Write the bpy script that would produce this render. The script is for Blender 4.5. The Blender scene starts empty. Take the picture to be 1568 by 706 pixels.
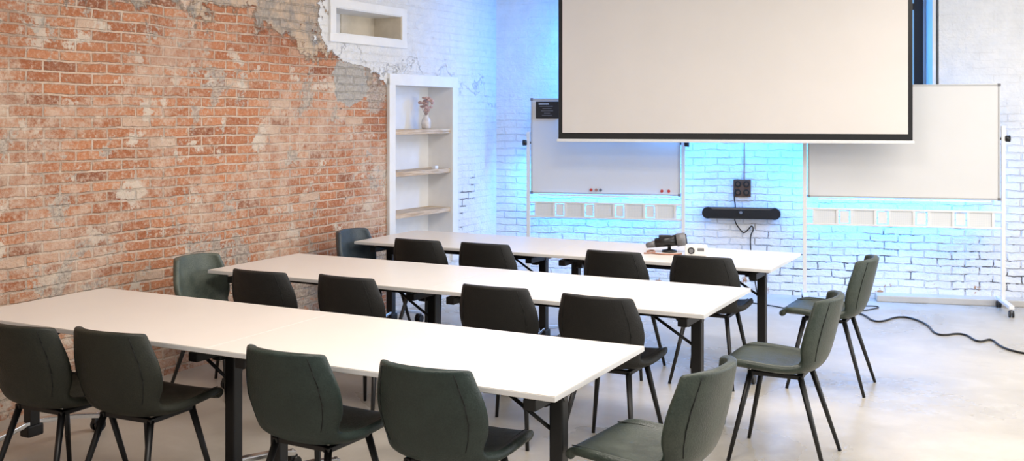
import bpy, bmesh, math, random
from mathutils import Vector, Matrix
random.seed(4)
S=bpy.context.scene
S.view_settings.view_transform='Standard'
COL=S.collection

# ---------------------------------------------------------------- materials
class NT:
    def __init__(s,name):
        s.m=bpy.data.materials.new(name); s.m.use_nodes=True
        s.t=s.m.node_tree; s.b=s.t.nodes['Principled BSDF']
    def n(s,ty,**k):
        x=s.t.nodes.new(ty)
        for a,b in k.items(): setattr(x,a,b)
        return x
    def put(s,sock,v):
        if isinstance(v,bpy.types.NodeSocket): s.t.links.new(v,sock)
        elif v is not None:
            if isinstance(v,tuple) and len(v)==3 and sock.type=='RGBA': v=v+(1,)
            sock.default_value=v
    def math(s,op,a,b=0.0,c=None,clamp=False):
        x=s.n('ShaderNodeMath',operation=op); x.use_clamp=clamp
        s.put(x.inputs[0],a); s.put(x.inputs[1],b)
        if c is not None: s.put(x.inputs[2],c)
        return x.outputs[0]
    def mul(s,a,b): return s.math('MULTIPLY',a,b)
    def add(s,a,b): return s.math('ADD',a,b)
    def mix(s,f,a,b,bt='MIX'):
        x=s.n('ShaderNodeMix',data_type='RGBA',blend_type=bt)
        s.put(x.inputs[0],f); s.put(x.inputs[6],a); s.put(x.inputs[7],b)
        return x.outputs[2]
    def step(s,v,lo,hi,o0=0.0,o1=1.0):
        x=s.n('ShaderNodeMapRange',interpolation_type='SMOOTHSTEP')
        s.put(x.inputs[0],v); x.inputs[1].default_value=lo; x.inputs[2].default_value=hi
        x.inputs[3].default_value=o0; x.inputs[4].default_value=o1
        return x.outputs[0]
    def noise(s,vec,scale,detail=4,rough=.55,dist=0):
        x=s.n('ShaderNodeTexNoise'); s.put(x.inputs['Vector'],vec)
        x.inputs['Scale'].default_value=scale; x.inputs['Detail'].default_value=detail
        x.inputs['Roughness'].default_value=rough; x.inputs['Distortion'].default_value=dist
        return x
    def nz(s,vec,off,scale,detail=5,rough=.6,dist=0):
        return s.noise(s.vadd(vec,off),scale,detail,rough,dist).outputs[0]
    def obj(s):
        return s.n('ShaderNodeTexCoord').outputs['Object']
    def sep(s,v):
        x=s.n('ShaderNodeSeparateXYZ'); s.put(x.inputs[0],v); return x.outputs
    def comb(s,a,b,c=0.0):
        x=s.n('ShaderNodeCombineXYZ'); s.put(x.inputs[0],a); s.put(x.inputs[1],b); s.put(x.inputs[2],c); return x.outputs[0]
    def vadd(s,a,b,sc=1.0):
        y=s.n('ShaderNodeVectorMath',operation='SCALE'); s.put(y.inputs[0],b); y.inputs['Scale'].default_value=sc
        x=s.n('ShaderNodeVectorMath',operation='ADD'); s.put(x.inputs[0],a); s.put(x.inputs[1],y.outputs[0]); return x.outputs[0]
    def brick(s,vec,bw,rh,mortar,c1,c2,cm,smooth=.3):
        x=s.n('ShaderNodeTexBrick'); s.put(x.inputs['Vector'],vec)
        x.offset=.5
        x.inputs['Scale'].default_value=1; x.inputs['Brick Width'].default_value=bw
        x.inputs['Row Height'].default_value=rh; x.inputs['Mortar Size'].default_value=mortar
        x.inputs['Mortar Smooth'].default_value=smooth; x.inputs['Bias'].default_value=0
        s.put(x.inputs['Color1'],c1); s.put(x.inputs['Color2'],c2); s.put(x.inputs['Mortar'],cm)
        return x
    def bump(s,h,strength=.5,dist=.01):
        x=s.n('ShaderNodeBump'); x.inputs['Strength'].default_value=strength; x.inputs['Distance'].default_value=dist
        s.put(x.inputs['Height'],h); s.t.links.new(x.outputs[0],s.b.inputs['Normal'])
    def out(s,col=None,rough=None,metal=None):
        s.put(s.b.inputs['Base Color'],col)
        s.put(s.b.inputs['Roughness'],rough); s.put(s.b.inputs['Metallic'],metal)
        return s.m

def simple(name,col,rough=.5,metal=0.0,var=.12,scale=30,bump=0.0):
    k=NT(name); o=k.obj(); n=k.noise(o,scale,4).outputs[0]
    c=k.mix(k.step(n,.3,.7),tuple(x*(1-var) for x in col),tuple(min(1,x*(1+var)) for x in col))
    if bump: k.bump(n,bump,.003)
    return k.out(c,rough,metal)

def mat_brick():
    k=NT('exposed_brick_and_white_plaster'); x,y,z=k.sep(k.obj())
    v=k.comb(x,z)
    wob=k.noise(v,3.0,3).outputs['Color']; wob2=k.noise(v,16,3).outputs['Color']
    vw=k.vadd(k.vadd(v,wob,.03),wob2,.012)
    fine=k.nz(v,(0,0,0.0),42,7,.7); med=k.nz(v,(3.,1.,0.),9,6,.65)
    big=k.nz(v,(0.,.5,0.),1.1,7,.62,.4); big2=k.nz(v,(7.3,2.1,0.),1.9,8,.68,.5); big3=k.nz(v,(1.3,9.1,0.),4.2,6,.6,.2)
    big4=k.nz(v,(11.,4.,0.),.9,4,.5)
    br=k.brick(vw,.222,.066,.009,(.42,.135,.053),(.69,.285,.135),(.80,.61,.47),.5)
    sel=k.brick(vw,.222,.066,0.0,(0,0,0),(1,1,1),(0,0,0),0); sel.inputs['Bias'].default_value=0.
    selv=k.sep(sel.outputs['Color'])[0]
    brickm=k.math('SUBTRACT',1.0,br.outputs['Fac'])
    c=br.outputs['Color']
    c=k.mix(k.mul(k.mul(k.step(selv,.10,.02),brickm),.6),c,(.27,.10,.055))
    c=k.mix(k.mul(k.mul(k.step(selv,.93,.97),brickm),.8),c,(.72,.56,.43))
    c=k.mix(k.mul(k.step(med,.42,.70),.45),c,(.66,.38,.23))
    c=k.mix(k.mul(k.step(fine,.47,.70),.66),c,(.82,.63,.49))
    c=k.mix(k.mul(k.step(fine,.46,.28),.45),c,(.22,.09,.045))
    c=k.mix(k.mul(k.step(k.add(big3,k.mul(fine,.25)),.70,.76),.9),c,(.82,.72,.60))
    r0=k.add(k.add(big,k.mul(k.math('SUBTRACT',fine,.5),.6)),k.mul(k.math('SUBTRACT',med,.5),.40))
    r0=k.add(r0,k.mul(k.math('SUBTRACT',1.4,z),.03))
    resid=k.step(r0,.40,.61)
    c=k.mix(k.mul(resid,.60),c,k.mix(k.step(med,.35,.65),(.60,.41,.30),(.79,.64,.51)))
    c=k.mix(k.mul(k.mul(br.outputs['Fac'],resid),.4),c,(.82,.66,.53))
    red=k.mul(k.step(z,1.9,2.35),k.step(big4,.62,.40))
    c=k.mix(k.mul(red,.5),c,k.mix(fine,(.24,.07,.03),(.50,.17,.07)))
    red2=k.mul(k.mul(k.step(x,2.15,1.95),k.step(z,1.45,1.7)),k.step(med,.35,.55))
    c=k.mix(k.mul(red2,.6),c,(.32,.10,.045))
    g0=k.add(big2,k.mul(k.math('SUBTRACT',fine,.5),.18))
    g0=k.add(g0,k.mul(k.step(z,1.0,.3),.05))
    grey=k.step(g0,.57,.605)
    c=k.mix(k.mul(grey,.8),c,k.mix(k.step(fine,.4,.6),(.40,.35,.30),(.66,.58,.49)))
    void=k.mul(k.step(k.nz(v,(2.,5.,0.),11,4,.6),.66,.72),br.outputs['Fac'])
    c=k.mix(k.mul(void,.8),c,(.07,.04,.025))
    topm=k.add(k.math('SUBTRACT',z,2.36),k.mul(k.math('SUBTRACT',big2,.5),1.3))
    topm=k.add(topm,k.mul(k.math('SUBTRACT',3.9,x),.12))
    topm=k.add(topm,k.mul(k.math('SUBTRACT',med,.5),.35))
    tm=k.step(topm,.03,.055)
    tcol=k.mix(k.step(big3,.42,.6),(.70,.53,.38),(.38,.34,.30))
    tcol=k.mix(k.mul(k.step(fine,.45,.7),.5),tcol,(.80,.70,.58))
    c=k.mix(k.mul(tm,.93),c,tcol)
    trim=k.step(k.math('ABSOLUTE',k.math('SUBTRACT',topm,.02)),.03,.0)
    c=k.mix(k.mul(trim,.5),c,(.16,.08,.045))
    dx=k.math('DIVIDE',k.math('SUBTRACT',x,2.36),.24); dz=k.math('DIVIDE',k.math('SUBTRACT',z,1.98),.19)
    rr=k.add(k.mul(dx,dx),k.mul(dz,dz)); rr=k.add(rr,k.mul(k.math('SUBTRACT',med,.5),3.2))
    cm=k.step(rr,1.0,.88)
    c=k.mix(k.mul(cm,.95),c,k.mix(k.step(fine,.35,.65),(.44,.41,.37),(.60,.57,.52)))
    ramp=k.n('ShaderNodeValToRGB'); e=ramp.color_ramp; e.interpolation='LINEAR'
    pts=[(0,1.85),(1.95,1.85),(2.10,2.05),(2.15,2.50),(2.30,2.76),(2.62,2.68),(3.2,3.3)]
    while len(e.elements)<len(pts): e.elements.new(.5)
    for el,(zz,ss) in zip(e.elements,pts):
        el.position=zz/3.3; el.color=(ss/4,)*3+(1,)
    k.put(ramp.inputs[0],k.math('DIVIDE',z,3.3))
    d=k.math('SUBTRACT',k.mul(ramp.outputs[0],4.0),x)
    jag=k.mul(k.add(k.math('SUBTRACT',med,.5),k.mul(k.math('SUBTRACT',fine,.5),.25)),k.step(z,1.9,2.1,.05,.7))
    d=k.add(d,jag)
    w=k.step(d,-.006,.01)
    crack=k.mul(k.step(br.outputs['Fac'],.5,.9),k.step(k.nz(v,(0.,0.,0.),5,4),.50,.58))
    crack=k.mul(crack,k.mul(k.step(x,.72,.66),k.mul(k.step(z,1.25,1.1),k.step(x,.38,.46))))
    wc=k.mix(k.step(med,.3,.7),(.81,.82,.84),(.89,.89,.89))
    wc=k.mix(k.mul(crack,.85),wc,(.12,.11,.10))
    rim=k.step(k.math('ABSOLUTE',k.math('SUBTRACT',d,-.015)),.025,.0)
    c=k.mix(k.mul(rim,.5),c,(.20,.13,.09))
    c=k.mix(w,c,wc)
    h=k.mul(br.outputs['Fac'],-.8)
    h=k.mul(h,k.step(resid,0,1,1.0,.6)); h=k.mul(h,k.step(w,0,1,1.,.3))
    h2=k.add(k.mul(fine,1.0),k.mul(med,1.6)); h2=k.add(h2,k.mul(big3,1.5)); h2=k.mul(h2,k.step(w,0,1,1.,.8))
    h=k.add(h,h2); h=k.add(h,k.mul(w,1.4)); h=k.add(h,k.mul(tm,1.0))
    k.bump(h,.85,.017)
    return k.out(c,.92)

def mat_whitebrick():
    k=NT('white_painted_brick'); x,y,z=k.sep(k.obj()); v=k.comb(x,z)
    wob=k.noise(v,4,3).outputs['Color']; wob2=k.noise(v,18,3).outputs['Color']
    vw=k.vadd(k.vadd(v,wob,.045),wob2,.014)
    fine=k.nz(v,(0.,0.,0.),34,6,.6); med=k.nz(v,(2.,0.,0.),6,6,.65); lo=k.nz(v,(1.,7.,0.),2.2,5,.55)
    hi=k.step(z,1.9,1.3,.12,1.0)
    br=k.brick(vw,.235,.07,.009,(0,0,0),(1,1,1),(.5,.5,.5),.6)
    thin=k.brick(vw,.235,.07,.0042,(0,0,0),(0,0,0),(1,1,1),.2)
    c=k.mix(k.step(med,.3,.7),(.81,.82,.83),(.89,.89,.89))
    c=k.mix(k.mul(k.step(lo,.5,.65),.22),c,(.72,.73,.75))
    c=k.mix(k.mul(k.mul(br.outputs['Fac'],hi),.32),c,(.60,.61,.63))
    m=k.step(k.nz(v,(3.0,1.4,0.0),2.6,5,.6),.48,.57)
    m=k.mul(m,k.step(k.nz(v,(0.,3.,0.),11,3),.46,.54))
    m=k.mul(m,k.mul(k.step(z,.95,.72),k.step(x,2.3,3.0,.25,1.0)))
    crack=k.mul(thin.outputs['Fac'],m)
    m2=k.mul(k.step(k.nz(v,(5.0,3.4,0.0),2.6,5,.6),.54,.63),k.step(z,2.0,1.2,.2,1.))
    c=k.mix(k.mul(k.mul(thin.outputs['Fac'],m2),.5),c,(.34,.30,.27))
    c=k.mix(k.mul(crack,.95),c,(.07,.055,.045))
    chip=k.mul(k.step(k.nz(v,(0.,0.,0.),5,5,.7),.58,.62),k.step(z,.25,.12))
    c=k.mix(chip,c,(.50,.27,.13))
    h=k.add(k.mul(k.mul(br.outputs['Fac'],hi),-.8),k.add(k.mul(fine,.7),k.mul(med,1.9)))
    h=k.add(k.math('SUBTRACT',h,crack),k.mul(lo,1.8))
    k.bump(h,.75,.015)
    return k.out(c,.75)

def mat_floor():
    k=NT('polished_concrete'); o=k.obj()
    a=k.noise(o,.7,6,.58,.6).outputs[0]; b=k.noise(o,4,6,.6,.3).outputs[0]; f=k.noise(o,60,4).outputs[0]
    c=k.mix(k.step(a,.32,.68),(.45,.415,.355),(.59,.55,.485))
    c=k.mix(k.mul(k.step(b,.48,.68),.35),c,(.69,.655,.595))
    c=k.mix(k.mul(k.step(b,.45,.30),.20),c,(.34,.31,.265))
    c=k.mix(k.mul(k.step(f,.55,.8),.1),c,(.32,.28,.23))
    k.bump(b,.04,.01)
    return k.out(c,k.step(a,.3,.7,.24,.38))

def mat_leather(name,c1,c2,rough):
    k=NT(name); o=k.obj()
    a=k.noise(o,9,5,.6).outputs[0]; f=k.noise(o,150,3,.6).outputs[0]
    k.bump(k.add(k.mul(a,1.2),k.mul(f,.7)),.55,.004)
    return k.out(k.mix(k.step(k.add(a,k.mul(k.math('SUBTRACT',f,.5),.5)),.3,.7),c1,c2),k.step(a,.3,.7,rough-.08,rough+.08))

def mat_wood():
    k=NT('pale_birch_wood'); x,y,z=k.sep(k.obj())
    n=k.noise(k.comb(k.mul(x,3.0),k.mul(y,20.0),k.mul(z,40.0)),1.5,5).outputs[0]
    return k.out(k.mix(k.step(n,.35,.65),(.50,.34,.20),(.74,.58,.40)),.55)

def mat_perf():
    k=NT('perforated_metal'); x,y,z=k.sep(k.obj())
    fx=k.math('PINGPONG',x,.008); fz=k.math('PINGPONG',z,.008)
    d=k.math('SQRT',k.add(k.math('POWER',k.math('SUBTRACT',fx,.004),2.0),k.math('POWER',k.math('SUBTRACT',fz,.004),2.0)))
    return k.out(k.mix(k.step(d,.0032,.0024),(.82,.82,.80),(.64,.68,.72)),.5)

M_brick=mat_brick(); M_wb=mat_whitebrick(); M_floor=mat_floor()
M_green=mat_leather('dark_green_leather',(.009,.021,.018),(.024,.041,.035),.48)
M_litgreen=mat_leather('lit_green_leather',(.018,.030,.023),(.046,.062,.048),.40)  # lighter copy of the chair leather; light on the seats put into the colour
M_litpale=mat_leather('lit_pale_green_leather',(.060,.080,.066),(.115,.135,.11),.48)  # palest leather copy, with the light on the chair's front in its colour
M_slate=mat_leather('slate_blue_leather',(.030,.046,.060),(.060,.082,.100),.45)
M_shaded_l=mat_leather('shaded_green_leather',(.004,.004,.004),(.009,.009,.008),.6)  # backlit rear rows: shade on the green leather painted in as near-black
M_brownb=mat_leather('olive_black_leather',(.008,.011,.007),(.020,.022,.014),.58)
M_blk=simple('black_powder_coat',(.005,.005,.006),.45)
M_blkpl=simple('black_plastic',(.009,.009,.010),.35)
M_top=simple('white_laminate',(.84,.795,.745),.30,var=.01,scale=3)
M_edge=simple('white_edge_band',(.74,.74,.74),.4,var=.01)
M_chrome=simple('polished_aluminium',(.70,.70,.70),.18,1.0,var=.05)
M_white=simple('white_paint',(.85,.85,.85),.6,var=.03,scale=6)
M_beige=simple('unpainted_niche_side',(.72,.64,.52),.7,var=.08,scale=6)
M_frame=simple('white_metal_frame',(.82,.82,.81),.4,var=.02)
M_alu=simple('silver_frame',(.50,.50,.50),.35,.3,var=.02)
M_board=simple('whiteboard_enamel',(.76,.755,.745),.28,var=.01,scale=2)
M_screen=simple('projection_fabric',(.77,.725,.68),.85,var=.015,scale=2)
M_wood=mat_wood(); M_perf=mat_perf()
M_red=simple('red_plastic',(.55,.05,.03),.4); M_grey=simple('grey_plastic',(.18,.18,.19),.4)
M_brn=simple('brown_bakelite',(.10,.05,.03),.35)
M_thread=simple('seam_thread',(.006,.007,.007),.8)
M_pinkc=simple('brown_fabric_cable',(.42,.22,.16),.7)
M_pink=simple('dried_flower',(.62,.42,.38),.9,var=.3,scale=60)
M_glassv=simple('pale_ceramic',(.72,.66,.62),.25)
M_ceil=simple('ceiling_plaster',(.82,.81,.79),.9,var=.02,scale=2)

# ---------------------------------------------------------------- mesh helpers
class MB:
    def __init__(s): s.bm=bmesh.new(); s.mats=[]
    def mi(s,m):
        if m not in s.mats: s.mats.append(m)
        return s.mats.index(m)
    def box(s,c,d,m,rot=None,bev=0.0):
        r=bmesh.ops.create_cube(s.bm,size=1); vs=r['verts']
        bmesh.ops.scale(s.bm,vec=d,verts=vs)
        if bev>0:
            es=list({e for v in vs for e in v.link_edges})
            rb=bmesh.ops.bevel(s.bm,geom=es,offset=bev,segments=2,affect='EDGES',profile=.6)
            vs=list({v for f in rb['faces'] for v in f.verts}|{v for v in vs if v.is_valid})
        if rot: bmesh.ops.rotate(s.bm,cent=(0,0,0),matrix=rot,verts=vs)
        bmesh.ops.translate(s.bm,vec=c,verts=vs)
        i=s.mi(m)
        for f in {f for v in vs for f in v.link_faces}: f.material_index=i
        return vs
    def cyl(s,p0,p1,r0,r1,m,seg=14):
        p0=Vector(p0); p1=Vector(p1); d=p1-p0
        r=bmesh.ops.create_cone(s.bm,cap_ends=True,segments=seg,radius1=r0,radius2=r1,depth=d.length)
        q=d.to_track_quat('Z','Y').to_matrix().to_4x4()
        bmesh.ops.transform(s.bm,matrix=Matrix.Translation((p0+p1)/2)@q,verts=r['verts'])
        i=s.mi(m)
        for f in {f for v in r['verts'] for f in v.link_faces}:
            f.material_index=i; f.smooth=len(f.verts)==4
    def sph(s,c,r,m,sc=(1,1,1),u=14,v=8):
        q=bmesh.ops.create_uvsphere(s.bm,u_segments=u,v_segments=v,radius=r)
        bmesh.ops.scale(s.bm,vec=sc,verts=q['verts']); bmesh.ops.translate(s.bm,vec=c,verts=q['verts'])
        i=s.mi(m)
        for f in {f for v in q['verts'] for f in v.link_faces}: f.material_index=i; f.smooth=True
    def lathe(s,prof,c,m,seg=24):
        i=s.mi(m); rows=[]
        for r,z in prof:
            rows.append([s.bm.verts.new((c[0]+r*math.cos(a*2*math.pi/seg),c[1]+r*math.sin(a*2*math.pi/seg),c[2]+z)) for a in range(seg)])
        for a,b in zip(rows,rows[1:]):
            for j in range(seg):
                f=s.bm.faces.new((a[j],a[(j+1)%seg],b[(j+1)%seg],b[j])); f.material_index=i; f.smooth=True
        f=s.bm.faces.new(rows[0][::-1]); f.material_index=i
    def tube(s,pts,r,m,seg=6):
        for a,b in zip(pts,pts[1:]): s.cyl(a,b,r,r,m,seg)
    def mesh(s,name):
        me=bpy.data.meshes.new(name); s.bm.to_mesh(me); s.bm.free()
        for m in s.mats: me.materials.append(m)
        return me
    def obj(s,name,loc=(0,0,0),rz=0.0):
        return place(s.mesh(name),name,loc,rz)
def place(me,name,loc=(0,0,0),rz=0.0):
    o=bpy.data.objects.new(name,me); o.location=loc; o.rotation_euler=(0,0,rz); COL.objects.link(o); return o
def cable(name,pts,r,m):
    cu=bpy.data.curves.new(name,'CURVE'); cu.dimensions='3D'; cu.bevel_depth=r; cu.bevel_resolution=2
    sp=cu.splines.new('NURBS'); sp.points.add(len(pts)-1)
    for p,q in zip(sp.points,pts): p.co=(*q,1)
    sp.use_endpoint_u=True; sp.order_u=3; cu.materials.append(m)
    o=bpy.data.objects.new(name,cu); COL.objects.link(o); return o

def wall(name,L0,L1,H,y0,y1,holes,m,loc,rz):
    xs=sorted({L0,L1,*[h[0] for h in holes],*[h[1] for h in holes]})
    zs=sorted({0,H,*[h[2] for h in holes],*[h[3] for h in holes]})
    b=MB()
    for a,c in zip(xs,xs[1:]):
        for d,e in zip(zs,zs[1:]):
            mx,mz=(a+c)/2,(d+e)/2
            if any(h[0]<mx<h[1] and h[2]<mz<h[3] for h in holes): continue
            b.box((mx,(y0+y1)/2,mz),(c-a,y1-y0,e-d),m)
    bmesh.ops.remove_doubles(b.bm,verts=b.bm.verts,dist=.0005)
    return b.obj(name,loc,rz)

# ---------------------------------------------------------------- room shell
C0=Vector((-.16,10.55,0)); A_L=math.atan2(-.870,-.493); A_B=math.radians(-13.5); H=3.4
wall('wall_left',-.05,12.5,H,-.40,0,[(.84,1.78,.42,1.99),(1.66,2.57,2.36,2.58)],M_brick,C0,A_L)
wall('wall_back',0,6.4,H,0,.45,[(2.5,4.21,1.93,2.95)],M_wb,C0,A_B)
b=MB(); b.box((0,0,-.05),(20,22,.1),M_floor); b.obj('floor',(0,5,0))
b=MB(); b.box((0,0,.05),(20,22,.1),M_ceil); b.obj('ceiling',(0,5,H))
wall('wall_right',-4,9.6,H,0,.3,[(5.2,7.0,.9,2.7),(1.6,3.6,.9,2.7),(-2.4,-.4,.9,2.7)],M_ceil,(6.35,0,0),math.radians(90))
BW=Matrix.Translation(C0)@Matrix.Rotation(A_B,4,'Z'); LW=Matrix.Translation(C0)@Matrix.Rotation(A_L,4,'Z')
b=MB(); b.box((5.0,-.09,.03),(2.7,.18,.06),M_floor,bev=.01); b.obj('baseboard_back',C0,A_B)

# window in back wall
b=MB()
x0,x1,z0,z1=2.5,4.21,1.93,2.95
for x in (x0+.03,x1-.13,(x0+x1)/2-.05): b.box((x,.36,(z0+z1)/2),(.08,.05,z1-z0-.02),M_blk)
b.box((x1-.075,.375,(z0+z1)/2),(.05,.03,z1-z0-.01),M_white)
for z in (z0+.04,z1-.20,z1-.03): b.box(((x0+x1)/2-.05,.36,z),(x1-x0-.12,.045,.06),M_blk)
k=NT('window_glass_daylight'); k.b.inputs['Emission Color'].default_value=(.30,.60,1,1); k.b.inputs['Emission Strength'].default_value=1.0
M_day=k.out((.3,.5,.8),.2)
b.box(((x0+x1)/2,.41,(z0+z1)/2),(x1-x0,.02,z1-z0),M_day)
b.box((x1-.045,.17,(z0+z1)/2),(.03,.40,z1-z0-.01),M_white)
b.obj('window_1',C0,A_B)

# ---------------------------------------------------------------- built-in shelf + upper niche
b=MB()
zb,zt=.42,1.99; s0,s1=.84,1.78
b.box(((s0+s1)/2,-.26,(zb+zt)/2),(s1-s0,.02,zt-zb),M_white)
for s in (s0+.008,s1-.008): b.box((s,-.12,(zb+zt)/2),(.016,.27,zt-zb),M_white)
for z in (zb+.008,zt-.008): b.box(((s0+s1)/2,-.12,z),(s1-s0,.27,.016),M_white)
for s in (s0-.03,s1+.03): b.box((s,.012,(zb+zt)/2-.02),(.09,.03,zt-zb+.12),M_white,bev=.004)
b.box(((s0+s1)/2,.013,zt+.03),(s1-s0+.15,.032,.10),M_white,bev=.004)
for z in (.823,1.19,1.56):
    b.box(((s0+s1)/2,-.125,z),(s1-s0-.034,.25,.042),M_wood,bev=.004)
b.box((s0+.20,-.05,1.19+.035),(.05,.04,.03),M_white,bev=.004)
b.obj('built_in_shelf',C0,A_L)
b=MB(); s0,s1,zb,zt=1.66,2.57,2.36,2.58
b.box(((s0+s1)/2,-.30,(zb+zt)/2),(s1-s0,.02,zt-zb),M_white)
b.box(((s0+.24),-.285,(zb+zt)/2),(.46,.012,zt-zb-.02),M_beige)
for s in (s0+.006,s1-.006): b.box((s,-.14,(zb+zt)/2),(.012,.31,zt-zb),M_beige if s<2 else M_white)
for z in (zb+.006,zt-.006): b.box(((s0+s1)/2,-.14,z),(s1-s0,.31,.012),M_white)
for z in (zb-.03,zt+.03): b.box(((s0+s1)/2,.010,z),(s1-s0+.14,.028,.07),M_white,bev=.005)
for s in (s0-.03,s1+.03): b.box((s,.010,(zb+zt)/2),(.07,.028,zt-zb),M_white,bev=.005)
b.obj('wall_niche_box',C0,A_L)

b=MB(); vc=(0,0,0)
b.lathe([(.030,0),(.042,.01),(.046,.05),(.040,.09),(.022,.115),(.026,.13)],vc,M_glassv)
for i in range(34):
    a=random.uniform(0,6.28); rr=random.uniform(0,.075); z=random.uniform(.17,.29)
    p=(rr*math.cos(a),rr*math.sin(a),z); b.cyl((0,0,.11),p,.0015,.0012,M_pink,5)
    b.sph(p,random.uniform(.012,.022),M_pink,(1,1,.8),8,6)
p=LW@Vector((1.10,-.11,1.582)); b.obj('vase_with_dried_flowers',p)

# ---------------------------------------------------------------- tables
TH=math.radians(-27.5); U=Vector((.4617,.887,0)); R=Vector((.887,-.4617,0))
def table_mesh():
    b=MB(); L,W=1.5985,.88
    b.box((0,0,.7275),(L,W,.022),M_top,bev=.0015)
    b.box((0,0,.7265),(L+.001,W+.002,.017),M_edge,bev=.001)
    y=-.13
    for sx in (-1,1):
        x=sx*.67
        b.box((x,y,.39),(.055,.055,.60),M_blk,bev=.006)
        b.box((x,y,.675),(.05,.50,.04),M_blk,bev=.004)
        b.box((x-sx*.045,y,.66),(.05,.13,.085),M_blk,bev=.008)
        b.cyl((x-sx*.11,y,.655),(x+sx*.03,y,.655),.022,.022,M_blkpl)
        pts=[(-.29,.085),(-.2,.12),(-.05,.15),(.05,.15),(.25,.12),(.40,.085)]
        for (a,za),(c,zc) in zip(pts,pts[1:]):
            d=math.hypot(c-a,zc-za)
            rot=Matrix.Rotation(math.atan2(zc-za,c-a),3,'X')
            b.box((x,y+(a+c)/2,(za+zc)/2),(.048,d+.012,.026),M_chrome,rot=rot,bev=.006)
        b.box((x,y,.115),(.07,.09,.06),M_blk,bev=.01)
        for yy in (-.29,.40):
            b.cyl((x,y+yy,.06),(x,y+yy,.10),.010,.010,M_chrome)
            for o in (-.016,.016): b.cyl((x+o-.009,y+yy+.012,.032),(x+o+.009,y+yy+.012,.032),.032,.032,M_blkpl,18)
            b.box((x,y+yy+.004,.058),(.03,.05,.03),M_blkpl,bev=.006)
    b.box((0,y+.0,.665),(1.30,.045,.035),M_blk,bev=.004)
    b.box((0,y+.16,.69),(1.34,.03,.03),M_blk,bev=.003)
    b.box((0,y-.17,.695),(1.34,.025,.028),M_blk,bev=.003)
    for sx in (-1,1):
        b.cyl((sx*.64,y,.52),(sx*.42,y,.655),.008,.008,M_blk)
    return b.mesh('folding_table')
TM=table_mesh()
for O in ((.148,3.566),(.931,5.033),(1.623,6.517)):
    O=Vector((O[0],O[1],0))
    for a in (.8,2.4):
        place(TM,'folding_table',O-R*a+U*.44,TH)

# ---------------------------------------------------------------- chairs
def chair_mesh(leather):
    rows=[(.262,.430,.182),(.278,.449,.202),(.250,.470,.220),(.15,.475,.230),(.045,.468,.233),(-.06,.460,.226),
          (-.13,.460,.212),(-.180,.474,.196),(-.210,.515,.194),(-.228,.570,.212),(-.243,.63,.226),(-.259,.70,.218),
          (-.275,.765,.198),(-.286,.812,.183),(-.289,.826,.176)]
    n=12; bm=bmesh.new(); g=[]
    for i,(y,z,w) in enumerate(rows):
        row=[]
        bk=min(1,max(0,(i-5)/4)); st=1-bk
        for j in range(n+1):
            t=-1+2*j/n
            x=w*math.sin(t*math.pi/2*.85)/math.sin(math.pi/2*.85)
            yy=y+bk*.095*abs(t)**2.1
            zz=z+st*.028*abs(t)**2.5+(.018 if 6<=i<=8 else 0)*abs(t)**2
            if i<3: yy-=(.045)*abs(t)**3
            if i>=12: zz-=(.012)*abs(t)**4
            if i in (3,4,5): zz-=.006*(1-t*t)
            row.append(bm.verts.new((x,yy,zz)))
        g.append(row)
    G=[[v.co.copy() for v in r] for r in g]
    for a,c in zip(g,g[1:]):
        for j in range(n): bm.faces.new((a[j],a[j+1],c[j+1],c[j]))
    bmesh.ops.recalc_face_normals(bm,faces=bm.faces)
    me=bpy.data.meshes.new('t'); bm.to_mesh(me); bm.free()
    o=bpy.data.objects.new('t',me); COL.objects.link(o)
    m=o.modifiers.new('s','SOLIDIFY'); m.thickness=.036; m.offset=0
    m=o.modifiers.new('u','SUBSURF'); m.levels=2; m.render_levels=2
    dg=bpy.context.evaluated_depsgraph_get(); dg.update()
    ev=bpy.data.meshes.new_from_object(o.evaluated_get(dg))
    bpy.data.objects.remove(o)
    b=MB(); b.mi(leather); b.bm.from_mesh(ev)
    for f in b.bm.faces: f.material_index=0; f.smooth=True
    for j in (2,10):
        b.tube([G[i][j]+Vector(((.004 if j>6 else -.004),-.0175,-.002)) for i in range(8,14)],.0020,M_thread)
        b.tube([G[i][j]+Vector((0,.0,.0175)) for i in range(2,7)],.0020,M_thread)
    for sx in (-1,1):
        b.cyl((sx*.13,.12,.438),(sx*.205,.215,0.0),.0155,.0095,M_blk,12)
        b.cyl((sx*.13,-.12,.434),(sx*.205,-.250,0.0),.0155,.0095,M_blk,12)
        b.box((sx*.13,0,.432),(.028,.27,.020),M_blk,bev=.004)
    for yy in (-.115,.115): b.box((0,yy,.432),(.27,.028,.020),M_blk,bev=.004)
    return b.mesh('upholstered_chair')
CM={m.name:chair_mesh(m) for m in (M_green,M_shaded_l,M_brownb,M_litgreen,M_litpale,M_slate)}
def chair(top,deg,mat,shift=0.0):
    th=math.radians(deg); f=Vector((-math.sin(th),math.cos(th),0))
    place(CM[mat.name],'upholstered_chair',Vector((top[0],top[1],0))+f*.29+R*shift,th)
g,k_,br_=M_green,M_shaded_l,M_brownb
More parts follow.
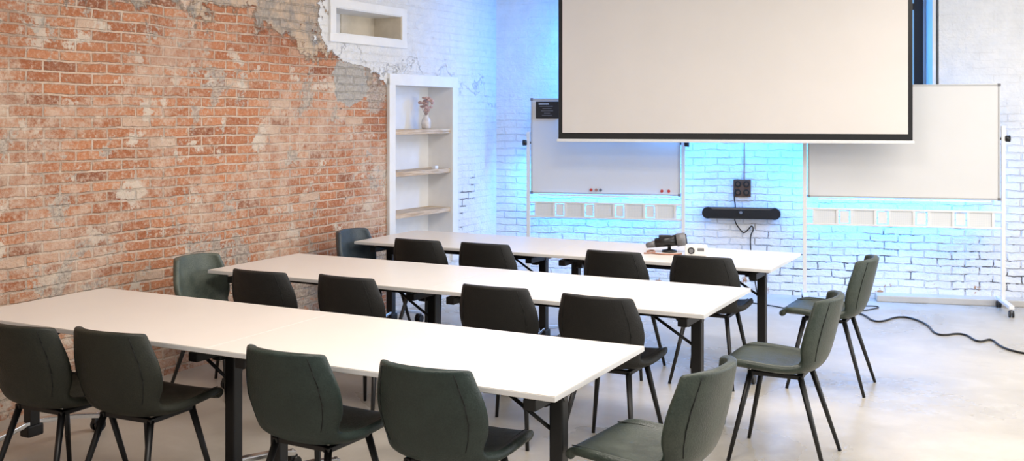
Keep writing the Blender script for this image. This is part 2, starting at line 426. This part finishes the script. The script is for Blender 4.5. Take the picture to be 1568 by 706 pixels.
for t,d,m,sh in [((-.315,3.605),-28,g,-.035),((-.87,3.855),-30,g,-.03),((-1.631,4.189),-25,br_,-.07),((-2.115,4.343),-26,br_,0),
              ((-1.432,5.852),-27,k_,-.055),((-.901,5.641),-30,k_,-.06),((-.097,5.32),-26,k_,-.03),((.399,5.033),-28,k_,-.02),
              ((-.68,7.361),-28,k_,-.04),((-.198,7.138),-27,k_,-.03),((.639,6.727),-27,k_,-.01),((1.165,6.477),-27,k_,0),
              ((.755,3.65),56,M_litgreen,0),((1.61,5.08),63,M_litgreen,0),((2.26,6.44),62,M_litgreen,0),
              ((-2.05,6.57),-117,M_litpale,0),((-1.30,8.07),-117,M_slate,0)]:
    chair(t,d,m,sh)

# ---------------------------------------------------------------- whiteboards
def whiteboard(left,width,zb,zt,sign):
    b=MB(); W=width; zc=(zb+zt)/2
    b.box((W/2,0,zc),(W,.018,zt-zb),M_board)
    for x in (0,W): b.box((x,0,zc),(.016,.028,zt-zb+.016),M_alu,bev=.003)
    for z in (zb,zt): b.box((W/2,0,z),(W+.016,.028,.016),M_alu,bev=.003)
    b.box((W/2,-.04,zb-.018),(W*.9,.07,.012),M_frame,bev=.003)
    for x in (0,W):
        for z in (zb,zt): b.box((x,-.004,z),(.026,.03,.026),M_grey,bev=.004)
    for x in (-.035,W+.035):
        b.box((x,0,.06+(zc+.12)/2),(.035,.03,zc+.04),M_frame,bev=.004)
        s=-1 if x<0 else 1
        b.cyl((x+s*.012,0,zc+.03),(x+s*.055,0,zc+.03),.026,.030,M_blkpl,16)
        b.cyl((x-s*.03,0,zc+.03),(x,0,zc+.03),.012,.012,M_blkpl)
        b.box((x,-.06,.085),(.045,.52,.03),M_frame,bev=.006)
        for y in (-.30,.18):
            b.cyl((x,y,.055),(x,y,.08),.009,.009,M_chrome)
            for o in (-.013,.013): b.cyl((x+o-.007,y,.028),(x+o+.007,y,.028),.028,.028,M_blkpl,16)
            b.box((x,y,.05),(.02,.04,.026),M_grey,bev=.004)
    z0,z1=.722,.862
    for z in (z0,z1): b.box((W/2,0,z),(W+.05,.025,.016),M_frame,bev=.003)
    n=5; gw=(W+.03)/n
    for i in range(n):
        xc=-.015+gw*(i+.5)
        b.box((xc,.002,(z0+z1)/2),(gw*.62,.004,z1-z0),M_perf)
        for q in (-.31,.31): b.box((xc+q*gw,0,(z0+z1)/2),(.022,.02,z1-z0),M_frame)
        if i<n-1: b.box((xc+.5*gw,.004,(z0+z1)/2),(gw*.24,.004,z1-z0-.03),M_frame)
    if sign:
        sx,sz=.155,zt-.105
        b.box((sx,-.016,sz),(.225,.012,.165),M_blkpl,bev=.003)
        for i,(w,o) in enumerate([(.10,-.04),(.13,-.01),(.09,0),(.12,0),(.06,.0),(.10,0)]):
            b.box((sx+o*.8,-.0235,sz+.058-i*.022),(w,.002,.005 if i else .010),M_grey if i else M_white)
        for x,m in ((W*.41,M_red),(W*.475,M_grey),(W*.885,M_red),(W*.93,M_red),(W*.445,M_pinkc)):
            b.cyl((x,-.010,zb+.035),(x,-.024,zb+.035),.015,.013,m,14)
    return b.obj('mobile_whiteboard',left,A_B)
whiteboard(Vector((.195,10.163,0)),1.43,.955,1.866,True)
whiteboard(Vector((2.70,9.45,0)),1.60,.975,1.974,False)

# ---------------------------------------------------------------- projection screen
b=MB(); W=3.085; z0=1.49; zt=3.28
b.box((W/2,0,(z0+zt)/2),(W,.004,zt-z0),M_blkpl)
b.box((W/2,-.004,(z0+.055+zt)/2),(W-.075,.004,zt-z0-.06),M_screen)
b.box((W/2,0,z0-.012),(W+.03,.03,.028),M_frame,bev=.006)
b.box((W/2,.01,zt+.05),(W+.15,.11,.12),M_frame,bev=.02)
b.obj('projection_screen',(.43,9.61,0),A_B)

# ---------------------------------------------------------------- socket, conduit, video bar
b=MB(); X=2.44
b.box((X,-.012,1.01),(.165,.024,.165),M_brn,bev=.006)
for dx in (-.04,.04):
    for dz in (-.04,.04):
        b.cyl((X+dx,-.022,1.01+dz),(X+dx,-.032,1.01+dz),.031,.029,M_blkpl,18)
        b.cyl((X+dx,-.032,1.01+dz),(X+dx,-.034,1.01+dz),.016,.016,M_brn,14)
b.obj('wall_socket',C0,A_B)
cable('socket_conduit',[BW@Vector((X+.02,-.008,1.09)),BW@Vector((X+.02,-.008,1.4)),BW@Vector((X+.025,-.008,1.9))],.006,M_pinkc)
b=MB(); X=2.43; z=.775
b.box((X,-.065,z),(.62,.08,.11),M_blkpl,bev=.018)
for s in (-1,1): b.cyl((X+s*.31,-.108,z),(X+s*.31,-.022,z),.055,.055,M_blkpl,24)
b.cyl((X,-.10,z+.01),(X,-.112,z+.01),.030,.026,M_blk,20)
b.cyl((X,-.112,z+.01),(X,-.114,z+.01),.014,.014,M_grey,20)
b.box((X,-.012,z),(.2,.024,.06),M_blk)
b.obj('video_conference_bar',C0,A_B)
cable('video_bar_cable',[BW@Vector(q) for q in ((X-.05,-.03,1.0),(X-.07,-.03,.93),(X-.05,-.03,.84),(X-.07,-.03,.70),(X,-.03,.60),(X+.03,-.03,.58),(X+.07,-.03,.62),(X+.10,-.03,.66),(X+.12,-.03,.62),(X+.08,-.03,.55),(X+.1,-.03,.3),(X+.15,-.05,.01))],.006,M_blkpl)

cable('power_cable',[(2.75,9.3,.008),(3.03,9.01,.008),(2.96,8.45,.008),(3.31,8.85,.008),(3.40,8.5,.008),(3.26,7.98,.008),(3.54,8.14,.008),(3.48,7.75,.008),(3.66,7.93,.008),(3.58,7.6,.008),(3.66,7.38,.008),(4.0,7.15,.008),(4.6,7.0,.008)],.008,M_blkpl)
cable('extension_cord',[(2.1,9.5,.007),(2.5,9.15,.007),(2.35,8.9,.007),(2.7,8.95,.007),(3.0,9.2,.007),(3.2,9.3,.007),(3.3,9.2,.007),(3.03,9.03,.007)],.005,M_blkpl)

# ---------------------------------------------------------------- things on the far table
T=.7386
b=MB()
b.lathe([(.052,0),(.055,.006),(.05,.014),(.02,.02)],(0,0,0),M_blkpl)
b.cyl((0,0,.012),(0,0,.07),.012,.012,M_blkpl)
b.cyl((-.10,0,.062),(.05,.0,.085),.032,.040,M_blkpl,20)
b.cyl((.05,0,.085),(.115,.0,.095),.046,.046,M_grey,20)
b.cyl((.115,0,.095),(.122,.0,.096),.036,.036,M_blk,20)
b.box((-.03,.0,.105),(.09,.05,.03),M_blkpl,bev=.008)
b.cyl((-.16,.02,.04),(-.09,.0,.058),.018,.026,M_grey,16)
b.obj('spotlight_camera',(1.115,7.36,T),math.radians(-8))
b=MB()
b.box((0,0,.036),(.15,.10,.072),M_frame,bev=.012)
b.cyl((-.03,-.049,.036),(-.03,-.056,.036),.024,.022,M_blkpl,20)
b.cyl((-.03,-.056,.036),(-.03,-.058,.036),.016,.015,M_grey,20)
b.box((.035,-.050,.045),(.045,.003,.02),M_grey)
b.box((0,0,.073),(.08,.05,.004),M_frame,bev=.001)
b.obj('mini_projector',(1.275,7.19,T),math.radians(-14))
cable('device_cable',[(1.18,7.22,T+.006),(1.10,7.18,T+.006),(1.0,7.22,T+.006),(.94,7.34,T+.006),(1.0,7.42,T+.006),(1.02,7.34,T+.006),(.96,7.24,T+.006),(.92,7.25,T+.006)],.0055,M_pinkc)

# ---------------------------------------------------------------- lights
def area(name,loc,target,sx,sy,e,col):
    l=bpy.data.lights.new(name,'AREA'); l.shape='RECTANGLE'; l.size=sx; l.size_y=sy; l.energy=e; l.color=col
    o=bpy.data.objects.new(name,l); o.location=loc; COL.objects.link(o)
    o.rotation_euler=(Vector(target)-Vector(loc)).to_track_quat('-Z','Y').to_euler(); return o
WARM=(1,.92,.84)
for x,y,e in ((-.3,3.0,84),(1.0,6.0,66),(3.9,6.8,54),(3.0,3.2,64)):
    area('ceiling_lamp',(x,y,3.3),(x,y,0),1.6,1.0,e,WARM)
area('window_light',(6.2,6.1,1.9),(0,6.5,1.0),1.8,1.8,70,(.90,.95,1))
area('window_light',(6.2,2.6,1.9),(-.5,7.5,1.6),2.0,1.8,94,(.95,.97,1))
BLUE=(.045,.33,1)
def bl(p,q,sx,sy,e): area('added_blue_light',BW@Vector(p),BW@Vector(q),sx,sy,e,BLUE)  # added lamps hidden behind boards and screen, standing in for bluish daylight
bl((1.05,-.25,1.15),(1.05,0,.98),1.3,.05,28)
bl((3.7,-.30,1.15),(3.7,0,.97),1.4,.05,28)
bl((2.3,-.35,1.75),(2.3,0,1.25),1.6,.05,28)
bl((1.2,-.45,2.3),(.4,0,2.0),.05,.8,22)
bl((3.2,.25,2.4),(4.2,.2,2.4),.05,.8,10)
w=bpy.data.worlds.new('world'); S.world=w; w.use_nodes=True
w.node_tree.nodes['Background'].inputs[0].default_value=(.93,.96,1,1); w.node_tree.nodes['Background'].inputs[1].default_value=.68

cam=bpy.data.cameras.new('camera'); co=bpy.data.objects.new('camera',cam); COL.objects.link(co)
co.location=(0,0,1.7); co.rotation_euler=(math.radians(90),0,0)
cam.lens=36*1590/1568; cam.shift_y=-.1115; S.camera=co
